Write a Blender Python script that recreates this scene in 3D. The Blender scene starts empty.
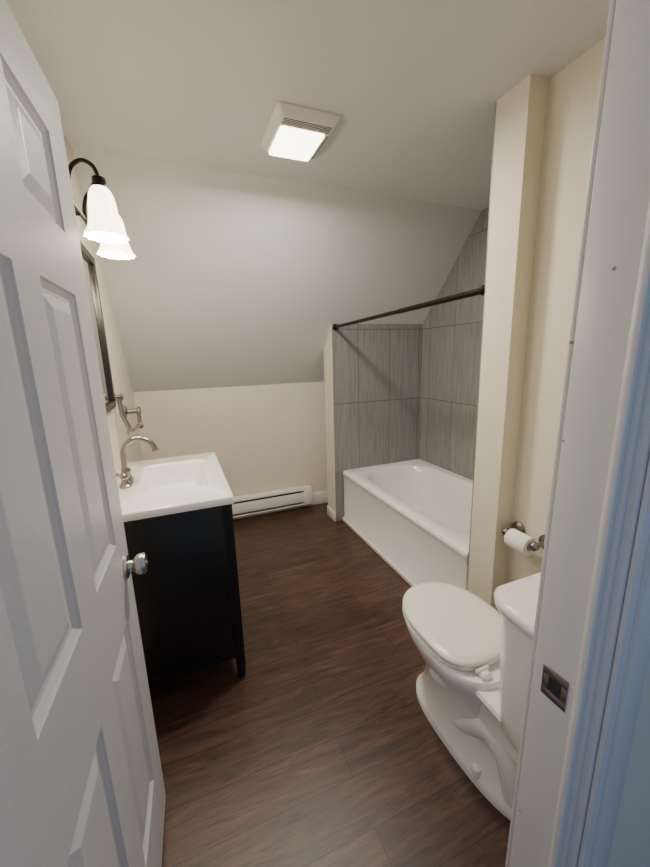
import bpy, bmesh, math
from mathutils import Vector, Matrix
import numpy as np
S=bpy.context.scene; COL=bpy.context.collection

# ---------------- materials ----------------
def mat(name,col,rough=.5,metal=0,emit=None,estr=0,bump=0,bscale=60,var=0,vscale=3,coat=0):
    m=bpy.data.materials.new(name); m.use_nodes=True; nt=m.node_tree; N=nt.nodes; L=nt.links
    b=N['Principled BSDF']; b.inputs['Roughness'].default_value=rough; b.inputs['Metallic'].default_value=metal
    b.inputs['Base Color'].default_value=(*col,1); b.inputs['Coat Weight'].default_value=coat
    if emit: b.inputs['Emission Color'].default_value=(*emit,1); b.inputs['Emission Strength'].default_value=estr
    tc=N.new('ShaderNodeTexCoord')
    if var:
        n=N.new('ShaderNodeTexNoise'); n.inputs['Scale'].default_value=vscale; n.inputs['Detail'].default_value=4
        L.new(tc.outputs['Object'],n.inputs['Vector'])
        mx=N.new('ShaderNodeMix'); mx.data_type='RGBA'
        mx.inputs[6].default_value=(*[c*(1-var) for c in col],1); mx.inputs[7].default_value=(*[min(1,c*(1+var)) for c in col],1)
        L.new(n.outputs['Fac'],mx.inputs[0]); L.new(mx.outputs[2],b.inputs['Base Color'])
    if bump:
        n=N.new('ShaderNodeTexNoise'); n.inputs['Scale'].default_value=bscale; n.inputs['Detail'].default_value=3
        L.new(tc.outputs['Object'],n.inputs['Vector'])
        bp=N.new('ShaderNodeBump'); bp.inputs['Strength'].default_value=bump; bp.inputs['Distance'].default_value=.003
        L.new(n.outputs['Fac'],bp.inputs['Height']); L.new(bp.outputs['Normal'],b.inputs['Normal'])
    return m
M_wall=mat('wall_paint',(.76,.705,.575),.6,bump=.25,bscale=120,var=.02)
M_ceil=mat('ceiling_paint',(.665,.665,.665),.85,bump=.5,bscale=70,var=.02)
M_slope=mat('slope_paint',(.65,.645,.64),.8,bump=.35,bscale=70,var=.02)
M_trim=mat('trim_white',(.78,.75,.70),.35,bump=.1,bscale=40,var=.02)
# sparse chips and scuffs in the old paint
nt=M_trim.node_tree; N=nt.nodes; L=nt.links
g=N.new('ShaderNodeNewGeometry'); vo=N.new('ShaderNodeTexVoronoi'); vo.inputs['Scale'].default_value=13; L.new(g.outputs['Position'],vo.inputs['Vector'])
lt=N.new('ShaderNodeMath'); lt.operation='LESS_THAN'; lt.inputs[1].default_value=.045; L.new(vo.outputs['Distance'],lt.inputs[0])
mx=N.new('ShaderNodeMix'); mx.data_type='RGBA'; L.new(lt.outputs[0],mx.inputs[0])
src=N['Principled BSDF'].inputs['Base Color'].links[0].from_socket; L.new(src,mx.inputs[6]); mx.inputs[7].default_value=(.30,.27,.24,1); L.new(mx.outputs[2],N['Principled BSDF'].inputs['Base Color'])
M_door=mat('door_white',(.63,.635,.655),.38,bump=.15,bscale=90,var=.015)
M_base=mat('baseboard_paint',(.82,.80,.76),.4,var=.02)
M_por=mat('porcelain',(.88,.87,.85),.16,var=.01,coat=.3)
M_seat=mat('seat_plastic',(.86,.835,.77),.25,var=.01)
M_tub=mat('tub_acrylic',(.90,.89,.87),.18,var=.01,coat=.3)
M_top=mat('cultured_marble',(.90,.89,.87),.15,var=.01,coat=.3)
M_blk=mat('black_cabinet',(.005,.005,.007),.4,var=.2)
M_frame=mat('dark_frame',(.012,.010,.010),.35,var=.1)
M_bronze=mat('oil_rubbed_bronze',(.025,.018,.015),.3,metal=.8,var=.1)
M_nick=mat('brushed_nickel',(.36,.33,.30),.28,metal=1,var=.05)
M_dn=mat('dark_nickel',(.24,.22,.20),.3,metal=1,var=.05)
M_chr=mat('satin_chrome',(.58,.565,.54),.3,metal=1,var=.03)
M_mir=mat('mirror_glass',(.8,.8,.8),.02,metal=1)
M_heat=mat('heater_enamel',(.82,.80,.75),.35,var=.01)
M_dark=mat('dark_gap',(.03,.03,.03),.7,var=.1)
M_paper=mat('tissue_paper',(.88,.87,.84),.9,bump=.3,bscale=150)
M_vent=mat('vent_plastic',(.74,.71,.65),.45,var=.01)
M_lens=mat('lamp_lens',(.9,.88,.8),.4,emit=(1,.89,.66),estr=9,bump=.5,bscale=120)
M_shade=mat('frosted_glass_lit',(.9,.87,.8),.4,emit=(1,.85,.60),estr=6.5,var=.01)

def math_node(nt,op,a,b=None,c=None):
    n=nt.nodes.new('ShaderNodeMath'); n.operation=op
    for i,v in enumerate((a,b,c)):
        if v is None: continue
        if isinstance(v,(int,float)): n.inputs[i].default_value=v
        else: nt.links.new(v,n.inputs[i])
    return n.outputs[0]
def tile_mat(name,axis,off):
    m=bpy.data.materials.new(name); m.use_nodes=True; nt=m.node_tree; N=nt.nodes; L=nt.links; b=N['Principled BSDF']
    g=N.new('ShaderNodeNewGeometry'); sp=N.new('ShaderNodeSeparateXYZ'); L.new(g.outputs['Position'],sp.inputs[0])
    h=sp.outputs[axis]; z=sp.outputs[2]
    def line(v,o,per,w):
        x=math_node(nt,'PINGPONG',math_node(nt,'SUBTRACT',v,o),per/2)
        return math_node(nt,'LESS_THAN',x,w)
    gx=line(h,off,.305,.0022); gz=line(z,1.06,.612,.0024)
    gr=math_node(nt,'MAXIMUM',gx,gz)
    cb=N.new('ShaderNodeCombineXYZ')
    ti=math_node(nt,'FLOOR',math_node(nt,'DIVIDE',math_node(nt,'SUBTRACT',h,off),.305))
    tj=math_node(nt,'FLOOR',math_node(nt,'DIVIDE',math_node(nt,'SUBTRACT',z,1.06),.612))
    L.new(math_node(nt,'MULTIPLY',h,75),cb.inputs[0]); L.new(math_node(nt,'MULTIPLY',z,3.5),cb.inputs[1])
    L.new(math_node(nt,'ADD',math_node(nt,'MULTIPLY',ti,7.3),math_node(nt,'MULTIPLY',tj,3.1)),cb.inputs[2])
    n=N.new('ShaderNodeTexNoise'); n.inputs['Scale'].default_value=1; n.inputs['Detail'].default_value=5; n.inputs['Roughness'].default_value=.6
    L.new(cb.outputs[0],n.inputs['Vector'])
    cr=N.new('ShaderNodeValToRGB'); L.new(n.outputs['Fac'],cr.inputs[0])
    cr.color_ramp.elements[0].position=.28; cr.color_ramp.elements[0].color=(.200,.192,.184,1)
    cr.color_ramp.elements[1].position=.74; cr.color_ramp.elements[1].color=(.330,.320,.308,1)
    wn=N.new('ShaderNodeTexWhiteNoise'); wn.noise_dimensions='1D'; L.new(math_node(nt,'ADD',math_node(nt,'MULTIPLY',ti,1.7),math_node(nt,'MULTIPLY',tj,5.3)),wn.inputs['W'])
    tv=math_node(nt,'ADD',math_node(nt,'MULTIPLY',wn.outputs['Value'],.14),.93)
    cc=N.new('ShaderNodeCombineColor'); [L.new(tv,cc.inputs[i]) for i in range(3)]
    m0=N.new('ShaderNodeMix'); m0.data_type='RGBA'; m0.blend_type='MULTIPLY'; m0.inputs[0].default_value=1; L.new(cr.outputs[0],m0.inputs[6]); L.new(cc.outputs[0],m0.inputs[7])
    mx=N.new('ShaderNodeMix'); mx.data_type='RGBA'; L.new(gr,mx.inputs[0]); L.new(m0.outputs[2],mx.inputs[6]); mx.inputs[7].default_value=(.09,.085,.08,1)
    L.new(mx.outputs[2],b.inputs['Base Color']); b.inputs['Roughness'].default_value=.42
    bp=N.new('ShaderNodeBump'); bp.inputs['Strength'].default_value=.2; bp.inputs['Distance'].default_value=.002; L.new(n.outputs['Fac'],bp.inputs['Height']); L.new(bp.outputs['Normal'],b.inputs['Normal'])
    return m
M_tileB=tile_mat('tile_streaked_back',0,1.77)
M_tileR=tile_mat('tile_streaked_side',1,2.39)
def floor_mat():
    m=bpy.data.materials.new('vinyl_plank'); m.use_nodes=True; nt=m.node_tree; N=nt.nodes; L=nt.links; b=N['Principled BSDF']
    g=N.new('ShaderNodeNewGeometry')
    br=N.new('ShaderNodeTexBrick'); L.new(g.outputs['Position'],br.inputs['Vector'])
    br.inputs['Scale'].default_value=1; br.inputs['Brick Width'].default_value=1.22; br.inputs['Row Height'].default_value=.152
    br.inputs['Mortar Size'].default_value=.0016; br.inputs['Mortar Smooth'].default_value=.2; br.inputs['Bias'].default_value=0
    br.inputs['Color1'].default_value=(.76,.76,.76,1); br.inputs['Color2'].default_value=(1.18,1.15,1.12,1); br.inputs['Mortar'].default_value=(.32,.30,.28,1)
    br.offset=.37
    sp=N.new('ShaderNodeSeparateXYZ'); L.new(g.outputs['Position'],sp.inputs[0])
    row=math_node(nt,'FLOOR',math_node(nt,'DIVIDE',sp.outputs[1],.152))
    cb=N.new('ShaderNodeCombineXYZ'); L.new(math_node(nt,'ADD',sp.outputs[0],math_node(nt,'MULTIPLY',row,3.37)),cb.inputs[0]); L.new(sp.outputs[1],cb.inputs[1])
    def noise(sc,det,dist,ro):
        mp=N.new('ShaderNodeMapping'); mp.inputs['Scale'].default_value=sc; L.new(cb.outputs[0],mp.inputs['Vector'])
        n=N.new('ShaderNodeTexNoise'); n.inputs['Scale'].default_value=1; n.inputs['Detail'].default_value=det; n.inputs['Roughness'].default_value=ro; n.inputs['Distortion'].default_value=dist
        L.new(mp.outputs[0],n.inputs['Vector']); return n
    n=noise((2.2,17,1),9,2.2,.62); n2=noise((11,170,1),7,.5,.78)
    cr=N.new('ShaderNodeValToRGB'); L.new(n.outputs['Fac'],cr.inputs[0]); e=cr.color_ramp.elements
    e[0].position=.32; e[0].color=(.036,.0170,.0108,1); e[1].position=.72; e[1].color=(.132,.066,.041,1)
    k=e.new(.5); k.color=(.073,.0350,.0222,1)
    c2=N.new('ShaderNodeValToRGB'); L.new(n2.outputs['Fac'],c2.inputs[0]); e=c2.color_ramp.elements
    e[0].position=.40; e[0].color=(.36,.34,.33,1); e[1].position=.49; e[1].color=(1.08,1.08,1.08,1)
    mx=N.new('ShaderNodeMix'); mx.data_type='RGBA'; mx.blend_type='MULTIPLY'; mx.inputs[0].default_value=1
    m2=N.new('ShaderNodeMix'); m2.data_type='RGBA'; m2.blend_type='MULTIPLY'; m2.inputs[0].default_value=.8
    L.new(cr.outputs[0],mx.inputs[6]); L.new(br.outputs['Color'],mx.inputs[7])
    L.new(mx.outputs[2],m2.inputs[6]); L.new(c2.outputs[0],m2.inputs[7]); L.new(m2.outputs[2],b.inputs['Base Color'])
    b.inputs['Roughness'].default_value=.36
    bp=N.new('ShaderNodeBump'); bp.inputs['Strength'].default_value=.25; bp.inputs['Distance'].default_value=.002; L.new(n2.outputs['Fac'],bp.inputs['Height']); L.new(bp.outputs['Normal'],b.inputs['Normal'])
    return m
M_floor=floor_mat()

# ---------------- mesh helpers ----------------
def mk(name,V,F,m,parent=None,ang=35,kind=None,label=None):
    if parent is not None: o0=parent.location
    else: o0=Vector((0,0,0))
    me=bpy.data.meshes.new(name); me.from_pydata([tuple(Vector(v)-o0) for v in V],[],F)
    bm=bmesh.new(); bm.from_mesh(me); bmesh.ops.recalc_face_normals(bm,faces=bm.faces); bm.to_mesh(me); bm.free()
    me.materials.append(m)
    if ang:
        for p in me.polygons: p.use_smooth=True
        me.set_sharp_from_angle(angle=math.radians(ang))
    o=bpy.data.objects.new(name,me); COL.objects.link(o)
    if parent is not None: o.parent=parent
    if kind: o['kind']=kind
    if label: o['label']=label
    return o
def thing(name,loc,label,cat):
    e=bpy.data.objects.new(name,None); e.location=loc; e.empty_display_size=.05; COL.objects.link(e)
    e['label']=label; e['category']=cat; return e
def boxg(x0,x1,y0,y1,z0,z1,bev=0,seg=2):
    bm=bmesh.new(); bmesh.ops.create_cube(bm,size=1)
    for v in bm.verts: v.co=Vector(((x0+x1)/2+v.co.x*(x1-x0),(y0+y1)/2+v.co.y*(y1-y0),(z0+z1)/2+v.co.z*(z1-z0)))
    if bev: bmesh.ops.bevel(bm,geom=bm.edges[:],offset=bev,segments=seg,affect='EDGES',profile=.5)
    bm.verts.index_update()
    V=[v.co.copy() for v in bm.verts]; F=[[v.index for v in f.verts] for f in bm.faces]; bm.free(); return V,F
def join(*gs):
    V=[];F=[]
    for v,f in gs:
        o=len(V); V+=list(v); F+=[[i+o for i in q] for q in f]
    return V,F
def box(name,x0,x1,y0,y1,z0,z1,m,parent=None,bev=0,kind=None,ang=35,label=None):
    V,F=boxg(x0,x1,y0,y1,z0,z1,bev); return mk(name,V,F,m,parent,ang if bev else 0,kind,label)
def loft(rings,c0=True,c1=True):
    n=len(rings[0]); V=[p for r in rings for p in r]; F=[]
    for i in range(len(rings)-1):
        for j in range(n): F.append([i*n+j,i*n+(j+1)%n,(i+1)*n+(j+1)%n,(i+1)*n+j])
    if c0: F.append(list(range(n)))
    if c1: F.append([(len(rings)-1)*n+j for j in range(n)])
    return V,F
def rrect(cx,cy,hw,hl,r,z,k=8):
    P=[]
    for q,(sx,sy) in enumerate(((1,1),(-1,1),(-1,-1),(1,-1))):
        for i in range(k+1):
            a=math.pi/2*(q+i/k)
            P.append(Vector((cx+sx*(hw-r)+r*math.cos(a),cy+sy*(hl-r)+r*math.sin(a),z)))
    return P
def egg(cx,cy,hw,lf,lb,z,n=48,e=2.0,eb=None):
    P=[]
    for i in range(n):
        t=2*math.pi*i/n; s,c=math.sin(t),math.cos(t); ee=e if c>=0 else (eb or e)
        x=math.copysign(abs(s)**(2/ee),s)*hw; y=math.copysign(abs(c)**(2/ee),c)*(lf if c>0 else lb)
        P.append(Vector((cx+x,cy+y,z)))
    return P
def tube(pts,r,n=12,close_ends=True):
    pts=[Vector(p) for p in pts]; R=r if isinstance(r,(list,tuple)) else [r]*len(pts); rings=[]; up=None
    for i,p in enumerate(pts):
        t=(pts[min(i+1,len(pts)-1)]-pts[max(i-1,0)]).normalized()
        if up is None:
            up=Vector((0,0,1)) if abs(t.z)<.9 else Vector((1,0,0))
        s=t.cross(up).normalized(); up=s.cross(t).normalized()
        rings.append([p+R[i]*(s*math.cos(2*math.pi*j/n)+up*math.sin(2*math.pi*j/n)) for j in range(n)])
    return loft(rings,close_ends,close_ends)
def smooth_path(pts,sub=6):
    pts=[Vector(p) for p in pts]; out=[]
    for i in range(len(pts)-1):
        p0=pts[max(i-1,0)];p1=pts[i];p2=pts[i+1];p3=pts[min(i+2,len(pts)-1)]
        for k in range(sub):
            t=k/sub; out.append(.5*((2*p1)+(p2-p0)*t+(2*p0-5*p1+4*p2-p3)*t*t+(3*p1-p0-3*p2+p3)*t**3))
    out.append(pts[-1]); return out
def lathe(base,axis,prof,n=24,c0=True,c1=True,flute=None):
    base=Vector(base); axis=Vector(axis).normalized()
    a=Vector((0,0,1)) if abs(axis.z)<.9 else Vector((1,0,0)); s=axis.cross(a).normalized(); u=s.cross(axis)
    rings=[]
    for k,(r,h) in enumerate(prof):
        ring=[]
        for j in range(n):
            t=2*math.pi*j/n; rr=r*(1+(flute[1][k]*math.cos(flute[0]*t) if flute else 0))
            ring.append(base+axis*h+rr*(s*math.cos(t)+u*math.sin(t)))
        rings.append(ring)
    return loft(rings,c0,c1)

# ---------------- room ----------------
H=2.421; YB=3.252; ZK=1.224; YC=2.17; XP=1.528; YP=2.814; YPB=2.985; XT=1.602; XW=2.416; YN=1.284; YN2=1.135; XR=1.701
YF0,YF1=.275,.395; JX=.882; JL=.112
K='structure'
box('floor',-.6,2.6,-1.2,3.4,-.05,0,M_floor,kind=K)
box('ceiling',-.6,2.6,YF1-.12,YC,H,H+.08,M_ceil,kind=K)
V=[];t=.08
for x in (-.1,2.6): V+=[(x,YC,H),(x,YB,ZK),(x,YB+.1,ZK),(x,YB+.1,ZK+t),(x,YC,H+t)]
mk('ceiling_slope',V,[[0,1,2,3,4],[5,6,7,8,9]]+[[i,(i+1)%5,(i+1)%5+5,i+5] for i in range(5)],M_slope,ang=0,kind=K)
box('wall_left',-.1,0,YF0,YB+.1,0,H+.05,M_wall,kind=K)
box('wall_back',0,2.55,YB,YB+.1,0,ZK+.02,M_wall,kind=K)
V=[]
for x in (XP,2.55): V+=[(x,YP,0),(x,YPB,0),(x,YPB,1.54),(x,YP,1.725)]
mk('wall_partition',V,[[0,1,2,3],[4,5,6,7]]+[[i,(i+1)%4,(i+1)%4+4,i+4] for i in range(4)],M_wall,ang=0,kind=K)
box('wall_alcove',XW+.01,2.55,YN,YP,0,H+.02,M_wall,kind=K)
box('wall_column',1.61,2.55,YN2,YN,0,H+.02,M_wall,kind=K)
box('wall_right',XR,1.81,YF1,YN2,0,H+.02,M_wall,kind=K)
V,F=join(boxg(-.6,JL-.02,YF0,YF1,0,H+.02),boxg(JL-.02,JX+.06,YF0,YF1,2.075,H+.02),boxg(JX+.06,1.81,YF0,YF1,0,H+.02))
mk('wall_front',V,F,M_wall,ang=0,kind=K)
box('wall_tile_back',XP+.006,XW+.005,YP-.009,YP-.0005,.0,1.715,M_tileB,kind=K)
V=[(XW,YN+.002,.40),(XW,YP-.002,.40),(XW,YP-.002,1.712),(XW,YC,H),(XW,YN+.002,H)]
V+=[(x+.009,y,z) for x,y,z in V]
mk('wall_tile_right',V,[[0,1,2,3,4],[5,6,7,8,9]]+[[i,(i+1)%5,(i+1)%5+5,i+5] for i in range(5)],M_tileR,ang=0,kind=K)
box('trim_1',1.612,XW,YN+.0005,YN+.009,.40,H,M_tileR,kind=K)
def bb(name,g): V,F=join(*g); mk(name,V,F,M_base,ang=35,kind=K)
bb('baseboard_back',[boxg(.002,2.5,YB-.013,YB-.001,0,.125,.004)])
bb('baseboard_partition',[boxg(XP-.013,XP-.001,YP-.012,YPB,0,.085,.004)])
bb('baseboard_right',[boxg(XR-.013,XR-.001,YF1+.02,YN2-.002,0,.095,.004)])
bb('baseboard_left',[boxg(.001,.013,YF1+.02,1.50,0,.095,.004),boxg(.001,.013,2.30,YB-.015,0,.095,.004)])
def frame_side(name,xj,sg,lean=0):
    def bx(a,b,*r,**k): 
        lo,hi=sorted((xj+sg*a,xj+sg*b)); return boxg(lo,hi,*r,**k)
    g=[bx(0,.019,YF0,YF1-.004,0,2.06,bev=.0025),
       bx(-.016,.001,YF0+.020,.306,0,2.05,bev=.002),bx(-.007,.001,YF0+.012,.313,0,2.05,bev=.0015),
       bx(.005,.062,YF1+.0005,YF1+.008,0,2.12,bev=.003),bx(.02,.066,YF1+.006,YF1+.016,0,2.12,bev=.004),
       bx(.005,.062,YF0-.010,YF0-.0005,0,2.12,bev=.003),bx(.022,.066,YF0-.018,YF0-.008,0,2.12,bev=.003)]
    V,F=join(*g); V=[Vector((v.x+lean*(v.z-.3),v.y,v.z)) for v in V]
    return mk(name,V,F,M_trim,kind=K)
LEAN=.020
fr=frame_side('trim_2',JX,1,LEAN); frame_side('trim_3',JL,-1)
V,F=join(boxg(JL,JX+.03,YF0,YF1,2.056,2.075,.0015),boxg(JL,JX+.025,YF0+.002,.307,2.045,2.057,.002),boxg(JL-.06,JX+.08,YF1+.0005,YF1+.016,2.062,2.12,.003),boxg(JL-.06,JX+.08,YF0-.016,YF0-.0005,2.062,2.12,.003))
mk('trim_4',V,F,M_trim,kind=K)
# strike plate
zs=.884; PX=JX+LEAN*(zs-.3); y0,y1=.326,.371
sp=thing('strike_plate',(PX,.342,zs),'satin metal strike plate screwed to the white door jamb','strike plate')
V,F=join(boxg(PX-.0022,PX+.0015,y0,y1,zs-.030,zs-.014,.0006),boxg(PX-.0022,PX+.0015,y0,y1,zs+.014,zs+.030,.0006),boxg(PX-.0022,PX+.0015,y0,y0+.010,zs-.0145,zs+.0145,.0006),boxg(PX-.0022,PX+.0015,y1-.012,y1,zs-.0145,zs+.0145,.0006))
mk('plate',V,F,M_nick,sp)
box('latch_hole',PX-.0012,PX+.0014,y0+.010,y1-.012,zs-.014,zs+.014,M_dark,sp)
for z in (zs-.022,zs+.022):
    V,F=lathe((PX-.0022,.347,z),(-1,0,0),[(.0035,0),(.003,.0006),(.001,.0008)],12); mk('screw',V,F,M_dn,sp)

# ---------------- door ----------------
us=[0,.118,.323,.427,.632,.75]; vs=[0,.23,.785,.995,1.60,1.725,1.915,2.03]
def door_face(x,s):
    V=[];F=[]
    for i in range(5):
        for j in range(7):
            a,b,c,d=us[i],us[i+1],vs[j],vs[j+1]
            def rect(ins,dp): 
                o=len(V); V.extend([(x-s*dp,a+ins,c+ins),(x-s*dp,b-ins,c+ins),(x-s*dp,b-ins,d-ins),(x-s*dp,a+ins,d-ins)]); return [o,o+1,o+2,o+3]
            r=rect(0,0)
            if i in(1,3) and j in(1,3,5):
                for ins,dp in((.004,.004),(.014,.0105),(.022,.0105),(.046,.0025),(.050,.002)):
                    q=rect(ins,dp)
                    for k in range(4): F.append([r[k],r[(k+1)%4],q[(k+1)%4],q[k]])
                    r=q
            F.append(r)
    return V,F
A=door_face(0,1);B=door_face(-.035,-1)
W_,H_=.75,2.03
edge=([(0,0,0),(0,W_,0),(0,W_,H_),(0,0,H_),(-.035,0,0),(-.035,W_,0),(-.035,W_,H_),(-.035,0,H_)],[[0,1,5,4],[1,2,6,5],[2,3,7,6],[3,0,4,7]])
V,F=join(A,B,edge)
me=bpy.data.meshes.new('door_1'); me.from_pydata(V,[],F); bm=bmesh.new(); bm.from_mesh(me); bmesh.ops.remove_doubles(bm,verts=bm.verts,dist=1e-5); bmesh.ops.recalc_face_normals(bm,faces=bm.faces); bm.to_mesh(me); bm.free()
me.materials.append(M_door)
door=bpy.data.objects.new('door_1',me); COL.objects.link(door); door['kind']=K
door.location=(.152-.75*math.sin(.037),1.108-.75*math.cos(.037),.01); door.rotation_euler=(0,0,-.037)
def dpart(name,g,m):
    V,F=g; o=mk(name,V,F,m); o.parent=door; return o
kz=.902;ky=.69
kp=[(.033,0),(.033,.004),(.030,.008),(.015,.010),(.014,.020),(.020,.024),(.0265,.031),(.0285,.039),(.0285,.048),(.0265,.052),(.0255,.0525)]
dpart('door_knob',lathe((0,ky,kz),(1,0,0),kp,32),M_chr)
dpart('knob_button',lathe((.0525,ky,kz),(1,0,0),[(.006,-.001),(.006,.003),(.004,.004)],16),M_nick)
dpart('door_knob',lathe((-.035,ky,kz),(-1,0,0),kp[:7]+[(.02,.05)],28),M_chr)
dpart('latch_plate',boxg(-.029,-.006,.7495,.751,kz-.028,kz+.028,.0005),M_nick)
for z in (.2,1.0,1.8): dpart('hinge',tube([(-.002,-.004,z),(-.002,-.004,z+.09)],.006,10),M_nick)

# ---------------- vanity ----------------
VZ=.868; vy0,vy1=1.492,2.282; BX=.472
va=thing('vanity_cabinet',(.24,1.887,0),'black wooden bathroom vanity cabinet on short legs','cabinet')
V,F=join(boxg(.004,BX,vy0,vy0+.02,.14,VZ,.001),boxg(.004,BX,vy1-.02,vy1,.14,VZ,.001),boxg(.004,BX,vy0+.02,vy1-.02,.14,.16),boxg(.004,.012,vy0+.02,vy1-.02,.16,VZ),
   boxg(BX-.02,BX,vy0,vy1,.14,.20,.001),boxg(BX-.02,BX,vy0,vy1,.83,VZ,.001),
   boxg(.04,.45,vy0-.0,vy0+.012,.11,.145,.002))
mk('body',V,F,M_blk,va)
def leg(x,y):
    r=[rrect(x,y,.021,.021,.003,z,2) for z in (VZ,.14)]+[rrect(x,y,.021,.021,.003,.08,2),rrect(x,y,.017,.017,.003,0,2)]
    V,F=loft(r); return mk('leg',V,F,M_blk,va)
for x in(.027,.474):
    for y in (vy0+.018,vy1-.018): leg(x,y)
for a,b in((vy0+.045,1.885),(1.889,vy1-.045)):
    V,F=join(boxg(BX+.001,BX+.013,a,b,.205,.825,.001),boxg(BX+.013,BX+.018,a,a+.05,.205,.825,.001),boxg(BX+.013,BX+.018,b-.05,b,.205,.825,.001),boxg(BX+.013,BX+.018,a+.05,b-.05,.205,.255,.001),boxg(BX+.013,BX+.018,a+.05,b-.05,.775,.825,.001))
    d=mk('cabinet_door',V,F,M_blk,va)
    yy=b-.03 if a<1.8 else a+.03
    V,F=lathe((BX+.018,yy,.6),(1,0,0),[(.006,0),(.006,.015),(.014,.02),(.014,.028),(.005,.032)],16); k=mk('knob',V,F,M_chr,va); k.parent=d
st=thing('sink_top',(.25,1.885,VZ),'glossy white sink countertop with a rectangular integrated basin','sink')
cx,cy=.253,1.885; hw,hl=.251,.406
bx_,by_=.275,1.91
rings=[rrect(cx,cy,hw,hl,.006,VZ),rrect(cx,cy,hw,hl,.006,.896),rrect(cx,cy,hw-.004,hl-.004,.006,.9),
 rrect(bx_,by_,.164,.246,.05,.9),rrect(bx_,by_,.160,.242,.05,.903),rrect(bx_,by_,.155,.237,.05,.9015),rrect(bx_,by_,.149,.230,.052,.890),rrect(bx_,by_,.143,.222,.056,.85),rrect(bx_,by_,.132,.206,.06,.785),rrect(bx_,by_,.112,.178,.065,.765),rrect(bx_,by_,.08,.13,.06,.758),rrect(bx_,by_,.02,.02,.019,.755)]
V,F=loft(rings,False,True); mk('basin_top',V,F,M_top,st,ang=60)
V,F=lathe((bx_,by_,.7555),(0,0,1),[(.022,0),(.022,.002),(.016,.003),(.014,.001)],24); mk('drain',V,F,M_chr,st)
fy=1.87
fa=thing('faucet',(.065,fy,.9),'brushed nickel arched bathroom faucet on the white sink top','faucet')
V,F=join(loft([rrect(.065,fy,.026,.078,.026,.9005),rrect(.065,fy,.026,.078,.026,.908),rrect(.065,fy,.020,.072,.02,.915)]),
  lathe((.065,fy,.912),(0,0,1),[(.024,0),(.021,.01),(.016,.022),(.019,.04),(.017,.055),(.013,.065)],20)); mk('base',V,F,M_nick,fa)
pts=smooth_path([(.065,fy,.95),(.065,fy,1.03),(.072,fy,1.07),(.105,fy,1.104),(.15,fy,1.108),(.188,fy,1.082),(.204,fy,1.045)],6)
V,F=tube(pts,[.0125]*(len(pts)-4)+[.0125,.0135,.0145,.0145],14); mk('spout',V,F,M_nick,fa)
for s in(-1,1):
    y=fy+s*.052
    V,F=join(lathe((.065,y,.912),(0,0,1),[(.019,0),(.017,.01),(.013,.025),(.017,.035),(.013,.047),(.003,.054)],18),
      tube([(.065,y,.950),(.055,y+s*.02,.960),(.045,y+s*.05,.978)],[.007,.007,.009],10))
    mk('handle',V,F,M_nick,fa)

# ---------------- mirror ----------------
mi=thing('wall_mirror',(.0,1.87,1.23),'dark-framed rectangular mirror hung above the vanity','mirror')
a,b,c,d=1.58,2.165,1.235,1.955;w=.035
V,F=join(boxg(.001,.026,a,b,d-w,d,.003),boxg(.001,.026,a,b,c,c+w,.003),boxg(.001,.026,a,a+w,c+w,d-w,.003),boxg(.001,.026,b-w,b,c+w,d-w,.003)); mk('frame',V,F,M_frame,mi)
box('glass',.002,.012,a+w,b-w,c+w,d-w,M_mir,mi)

# ---------------- sconce ----------------
SY=(1.60,1.84); SM=sum(SY)/2; SX=.155
sc=thing('vanity_light',(0,SM,2.06),'dark bronze wall light with frosted glass bell shades, lit','wall light')
V,F=join(loft([[Vector((x,SM+.055*math.cos(t)*(1 if x<.02 else .8),2.01+.075*math.sin(t)*(1 if x<.02 else .8))) for t in np.linspace(0,2*math.pi,33)[:-1]] for x in (.001,.012,.022)]),
   tube([(.02,SM,2.01),(.065,SM,2.01)],.012),tube([(.065,SY[0]-.015,2.01),(.065,SY[1]+.015,2.01)],.0085)); mk('backplate',V,F,M_bronze,sc)
for y in SY:
    pts=smooth_path([(.065,y,2.01),(.062,y,2.06),(.078,y,2.112),(.112,y,2.135),(.143,y,2.122),(SX,y,2.088)],6)
    V,F=join(tube(pts,.007,10),lathe((SX,y,2.093),(0,0,-1),[(.010,0),(.021,.006),(.023,.026),(.026,.030),(.026,.038)],20)); mk('arm',V,F,M_bronze,sc)
    pr=[(.024,2.058),(.033,2.046),(.039,2.03),(.043,2.005),(.045,1.975),(.049,1.945),(.056,1.920),(.069,1.897)]
    prof=[(r,2.1-z) for r,z in pr]+[(r-.003,2.1-z) for r,z in reversed(pr)]
    am=[0,.01,.02,.03,.035,.045,.055,.07]; am=am+am[::-1]
    V,F=lathe((SX,y,2.10),(0,0,-1),prof,72,False,False,flute=(12,am)); sh=mk('lamp_shade',V,F,M_shade,sc)
    V,F=lathe((SX,y,2.05),(0,0,-1),[(.012,0),(.014,.02),(.026,.05),(.028,.07),(.022,.09),(.006,.1)],20); mk('bulb',V,F,M_lens,sc)

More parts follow.
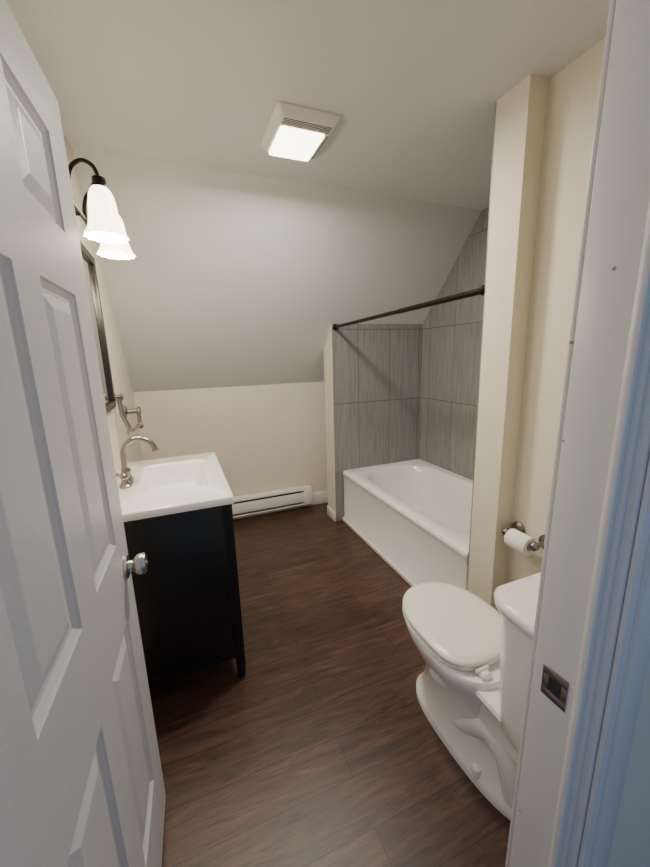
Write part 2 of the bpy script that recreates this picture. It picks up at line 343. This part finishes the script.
# ---------------- towel holder on left wall ----------------
th=thing('towel_holder',(0,2.35,1.2),'brushed nickel wall towel holder with two round posts','towel holder')
y=2.24
V,F=lathe((.001,y,1.275),(1,0,0),[(.040,0),(.040,.008),(.026,.014),(.015,.018),(.015,.035),(.022,.042),(.012,.054)],20); mk('mount',V,F,M_nick,th)
V,F=join(tube([(.032,y,1.275),(.036,y,1.18),(.065,y,1.095)],.012,10),lathe((.068,y-.012,1.085),(0,1,0),[(.010,0),(.021,.006),(.021,.020),(.010,.026)],14)); mk('arm',V,F,M_nick,th)
yb=2.62
V,F=join(lathe((.001,yb,1.15),(1,0,0),[(.040,0),(.040,.008),(.026,.014),(.015,.018),(.015,.070),(.028,.078),(.028,.088),(.012,.096)],20),tube([(.080,yb,1.15),(.080,yb,1.06)],.012,10),lathe((.080,yb+.012,1.055),(0,-1,0),[(.010,0),(.021,.006),(.021,.020),(.010,.026)],14)); mk('mount',V,F,M_nick,th)
V,F=tube([(.068,y,1.085),(.080,yb,1.055)],.009,10); mk('bar',V,F,M_nick,th)

# ---------------- tub ----------------
tb=thing('bathtub',(2.0,2.05,0),'white alcove bathtub with flat apron against grey tile','bathtub')
TX0,TX1,TY0,TY1,TZ=XT,XW-.003,YN+.012,YP-.012,.47
cx,cy=(TX0+TX1)/2,(TY0+TY1)/2;hw,hl=(TX1-TX0)/2,(TY1-TY0)/2
def R(ins,z,r=.012): return rrect(cx+ins/2,cy,hw-ins/2,hl,r,z,8)
bx_=cx+.012
def Bn(w,l,r,z,dy=0): return rrect(bx_,cy+dy,w,l,r,z,8)
rings=[R(0,0),R(0,.035),R(.007,.042),R(.007,.41),R(.003,.43),R(0,.438),R(0,.448),R(.004,.460),R(.010,.467),R(.020,TZ),
  Bn(.328,.680,.27,TZ+.001),Bn(.320,.670,.265,.467),Bn(.311,.658,.26,.455),Bn(.298,.638,.25,.41),Bn(.274,.60,.23,.25),Bn(.252,.56,.21,.12),Bn(.225,.53,.18,.085),Bn(.17,.46,.14,.07),Bn(.03,.1,.029,.067)]
V,F=loft(rings,True,True); mk('tub_shell',V,F,M_tub,tb,ang=50)
V,F=lathe((bx_,TY0+.25,.069),(0,0,1),[(.03,0),(.03,.002),(.02,.003)],20); mk('drain',V,F,M_chr,tb)
box('trim_5',XT-.014,XT-.001,YN+.01,YP-.012,0,.030,M_base,bev=.004,kind=K)
# shower rod
rd=thing('shower_rod',(1.6,2.05,1.70),'dark bronze straight shower curtain rod above the tub','shower rod')
p0,p1=Vector((1.625,YN+.010,1.725)),Vector((1.560,YP-.010,1.688))
V,F=tube([p0,p1],.0125,16); mk('rod',V,F,M_bronze,rd)
mid=p0.lerp(p1,.42); V,F=tube([p0,mid],.0145,16); mk('rod_sleeve',V,F,M_bronze,rd)
for p,q in((p0,p1),(p1,p0)):
    V,F=lathe(p,(q-p),[(.024,0),(.024,.012),(.019,.016),(.018,.03),(.015,.034)],20); mk('end_cap',V,F,M_bronze,rd)

# ---------------- toilet ----------------
X=1.26
to=thing('toilet',(X,.62,0),'white two-piece toilet with closed lid beside the wall','toilet')
rings=[egg(X,.88,.124,.275,.33,0,e=2.6),egg(X,.88,.124,.275,.33,.026,e=2.6),egg(X,.88,.119,.269,.325,.036,e=2.5),egg(X,.885,.109,.250,.31,.06,e=2.3),egg(X,.89,.103,.226,.29,.11,e=2.2),
 egg(X,.90,.104,.216,.27,.17,e=2.1),egg(X,.92,.118,.224,.255,.235,e=2.1),egg(X,.94,.145,.245,.24,.29,e=2.1),egg(X,.95,.166,.262,.235,.335,e=2.1,eb=2.6),egg(X,.955,.176,.268,.235,.365,e=2.1,eb=3),egg(X,.955,.178,.27,.235,.392,e=2.1,eb=3),egg(X,.955,.172,.264,.23,.40,e=2.1,eb=3),egg(X,.955,.12,.2,.17,.40)]
g=[loft(rings)]
g.append(loft([rrect(X,.63,.105,.13,.03,z,6) for z in(.26,.33)]+[rrect(X,.63,.125,.14,.03,.365,6),rrect(X,.63,.12,.135,.03,.378,6)]))
for s in(-1,1):
    pts=smooth_path([(X+s*.05,.98,.13),(X+s*.056,.90,.11),(X+s*.060,.83,.13),(X+s*.062,.77,.19),(X+s*.062,.71,.22),(X+s*.058,.645,.17),(X+s*.05,.62,.06)],6)
    g.append(tube(pts,[.036]*3+[.045]*(len(pts)-6)+[.044]*3,16))
V,F=join(*g); mk('bowl',V,F,M_por,to,ang=50)
rs=[egg(X,.985,.176,.234,.200,.402,e=2.15,eb=3.6),egg(X,.985,.181,.239,.205,.408,e=2.15,eb=3.6),egg(X,.985,.176,.234,.200,.418,e=2.15,eb=3.6),egg(X,.99,.12,.17,.14,.418,e=2.1),egg(X,.99,.116,.165,.136,.41,e=2.1),egg(X,.99,.12,.17,.14,.402,e=2.1)]
V,F=loft(rs+[rs[0]],False,False); mk('seat',V,F,M_seat,to,ang=60)
ls=[egg(X,.985,.173,.232,.200,.420,e=2.15,eb=4),egg(X,.985,.180,.239,.207,.425,e=2.15,eb=4),egg(X,.985,.180,.239,.207,.433,e=2.15,eb=4),egg(X,.985,.174,.232,.201,.440,e=2.15,eb=4),egg(X,.985,.15,.205,.175,.444,e=2.15,eb=3.2),egg(X,.985,.09,.13,.10,.447,e=2.1)]
V,F=loft(ls); mk('lid',V,F,M_seat,to,ang=60)
for s in(-1,1):
    V,F=join(loft([rrect(X+s*.075,.758,.019,.016,.010,.398,5),rrect(X+s*.075,.758,.019,.016,.010,.412,5),rrect(X+s*.075,.758,.014,.011,.007,.418,5)]),tube([(X+s*.050,.770,.418),(X+s*.100,.770,.418)],.0065,12)); mk('hinge',V,F,M_seat,to)
    V,F=lathe((X+s*.105,.735,.02),(0,0,1),[(.018,0),(.018,.024),(.014,.040),(.004,.045)],18); mk('bolt_cap',V,F,M_por,to)
XK=X+.026
def tk(hw,yf,yb,z,bow=.06):
    P=[]
    m=rrect(XK,(yf+yb)/2,hw,(yf-yb)/2,.055,z,10)
    for p in m:
        if p.y>(yf+yb)/2: p.y-=bow*((p.x-XK)/hw)**2
        P.append(p)
    return P
V,F=loft([tk(.172,.680,.50,.360),tk(.184,.69,.495,.376),tk(.190,.695,.49,.45),tk(.199,.705,.488,.73),tk(.199,.705,.488,.766)]); mk('tank',V,F,M_por,to,ang=50)
V,F=loft([tk(.203,.710,.485,.766),tk(.213,.721,.478,.774),tk(.215,.723,.476,.790),tk(.211,.718,.480,.801),tk(.203,.709,.489,.806),tk(.192,.697,.501,.808)]); mk('tank_lid',V,F,M_por,to,ang=60)
V,F=join(lathe((X+.17,.655,.69),(0,1,0),[(.014,0),(.014,.012),(.008,.016)],14),tube([(X+.17,.670,.69),(X+.12,.690,.682)],.006,8)); mk('flush_lever',V,F,M_chr,to)

# ---------------- toilet paper holder ----------------
tp=thing('toilet_paper_holder',(XR,1.02,.66),'dark nickel toilet paper holder on the cream wall','toilet paper holder')
for y in(1.092,.955):
    V,F=lathe((XR-.001,y,.672),(-1,0,0),[(.034,0),(.034,.006),(.025,.012),(.013,.016),(.010,.022),(.010,.06),(.017,.064),(.018,.082),(.008,.092)],20); mk('post',V,F,M_dn,tp)
V,F=tube([(XR-.073,1.092,.672),(XR-.073,.955,.672)],.007,12); mk('roller',V,F,M_dn,tp)
pr=thing('toilet_paper_roll',(XR-.073,1.023,.66),'partly used white toilet paper roll on its holder','toilet paper')
V,F=lathe((XR-.073,1.072,.659),(0,-1,0),[(.019,0),(.039,0),(.040,.002),(.040,.096),(.039,.098),(.019,.098)],32,False,False)
n=32;V2,F2=V,F+[[5*n+j,5*n+(j+1)%n,(j+1)%n,j] for j in range(n)]
mk('roll',V2,F2,M_paper,pr)

# ---------------- heater ----------------
he=thing('baseboard_heater',(.95,3.21,0),'white electric baseboard heater along the low wall','heater')
hx0,hx1=.30,1.43
V,F=join(boxg(hx0,hx1,YB-.026,YB-.014,.05,.225),boxg(hx0,hx1,YB-.084,YB-.078,.082,.180,.002),boxg(hx0,hx1,YB-.074,YB-.024,.205,.222,.004),boxg(hx0,hx1,YB-.080,YB-.072,.195,.212,.002),boxg(hx0,hx1,YB-.076,YB-.024,.05,.058,.001))
mk('casing',V,F,M_heat,he)
box('fins',hx0+.02,hx1-.1,YB-.069,YB-.028,.07,.185,M_dark,he)
for a in(hx0-.006,hx1-.075): box('end_cover',a,a+.081,YB-.087,YB-.014,.05,.225,M_heat,he,bev=.004)

# ---------------- ceiling fan light ----------------
cf=thing('ceiling_fan_light',(.935,1.70,H),'square white ceiling exhaust fan with a lit lens','ceiling light')
fx0,fx1,fy0,fy1=.80,1.070,1.560,1.880; zb=2.384
cx,cy=(fx0+fx1)/2,(fy0+fy1)/2; a,b=(fx1-fx0)/2,(fy1-fy0)/2
rings=[rrect(cx,cy,a,b,.014,H-.001),rrect(cx,cy,a,b,.014,H-.008),rrect(cx,cy,a-.018,b-.018,.014,zb+.004),rrect(cx,cy,a-.024,b-.024,.014,zb)]
V,F=loft(rings); mk('housing',V,F,M_vent,cf)
for i in range(5):
    y=fy0+.029+i*.0100; box('vent_slot',fx0+.032,fx1-.032,y,y+.0035,zb-.0012,zb+.001,M_dark,cf)
for i in range(2):
    x=fx1-.034+i*.006; box('vent_slot',x,x+.0025,fy0+.09,fy1-.035,zb-.0012,zb+.001,M_dark,cf)
V,F=loft([rrect(cx-.006,1.748,.096,.108,.010,zb),rrect(cx-.006,1.748,.096,.108,.010,zb-.008),rrect(cx-.006,1.748,.088,.100,.012,zb-.013)]); mk('lens',V,F,M_lens,cf)

# ---------------- lights ----------------
def light(name,typ,loc,e,col,**k):
    l=bpy.data.lights.new(name,typ); l.energy=e; l.color=col
    for a,b in k.items(): setattr(l,a,b)
    o=bpy.data.objects.new(name,l); o.location=loc; COL.objects.link(o); return o
light('fan_lamp','AREA',(cx-.006,1.748,zb-.022),24,(1,.935,.83),shape='RECTANGLE',size=.18,size_y=.20)
for y in SY: light('sconce_lamp','POINT',(SX,y,1.885),8.5,(1,.87,.68),shadow_soft_size=.06)
w=bpy.data.worlds.new('w'); S.world=w; w.use_nodes=True; bg=w.node_tree.nodes['Background']; bg.inputs[0].default_value=(.46,.62,.95,1); bg.inputs[1].default_value=.46

# ---------------- camera ----------------
f,yaw,pit,rol=363.94,0.377,-0.210,-0.029
fw=Vector((math.sin(yaw)*math.cos(pit),math.cos(yaw)*math.cos(pit),math.sin(pit)))
r=Vector((math.cos(yaw),-math.sin(yaw),0)); u=r.cross(fw)
r2=r*math.cos(rol)+u*math.sin(rol); u2=-r*math.sin(rol)+u*math.cos(rol)
c=bpy.data.cameras.new('camera'); co=bpy.data.objects.new('camera',c); COL.objects.link(co)
Mx=Matrix.Identity(4)
for i in range(3): Mx[i][0]=r2[i];Mx[i][1]=u2[i];Mx[i][2]=-fw[i]
Mx[0][3],Mx[1][3],Mx[2][3]=.337,0,1.463
co.matrix_world=Mx; c.sensor_fit='VERTICAL'; c.sensor_height=36; c.lens=36*f/867; c.clip_start=.01
S.camera=co
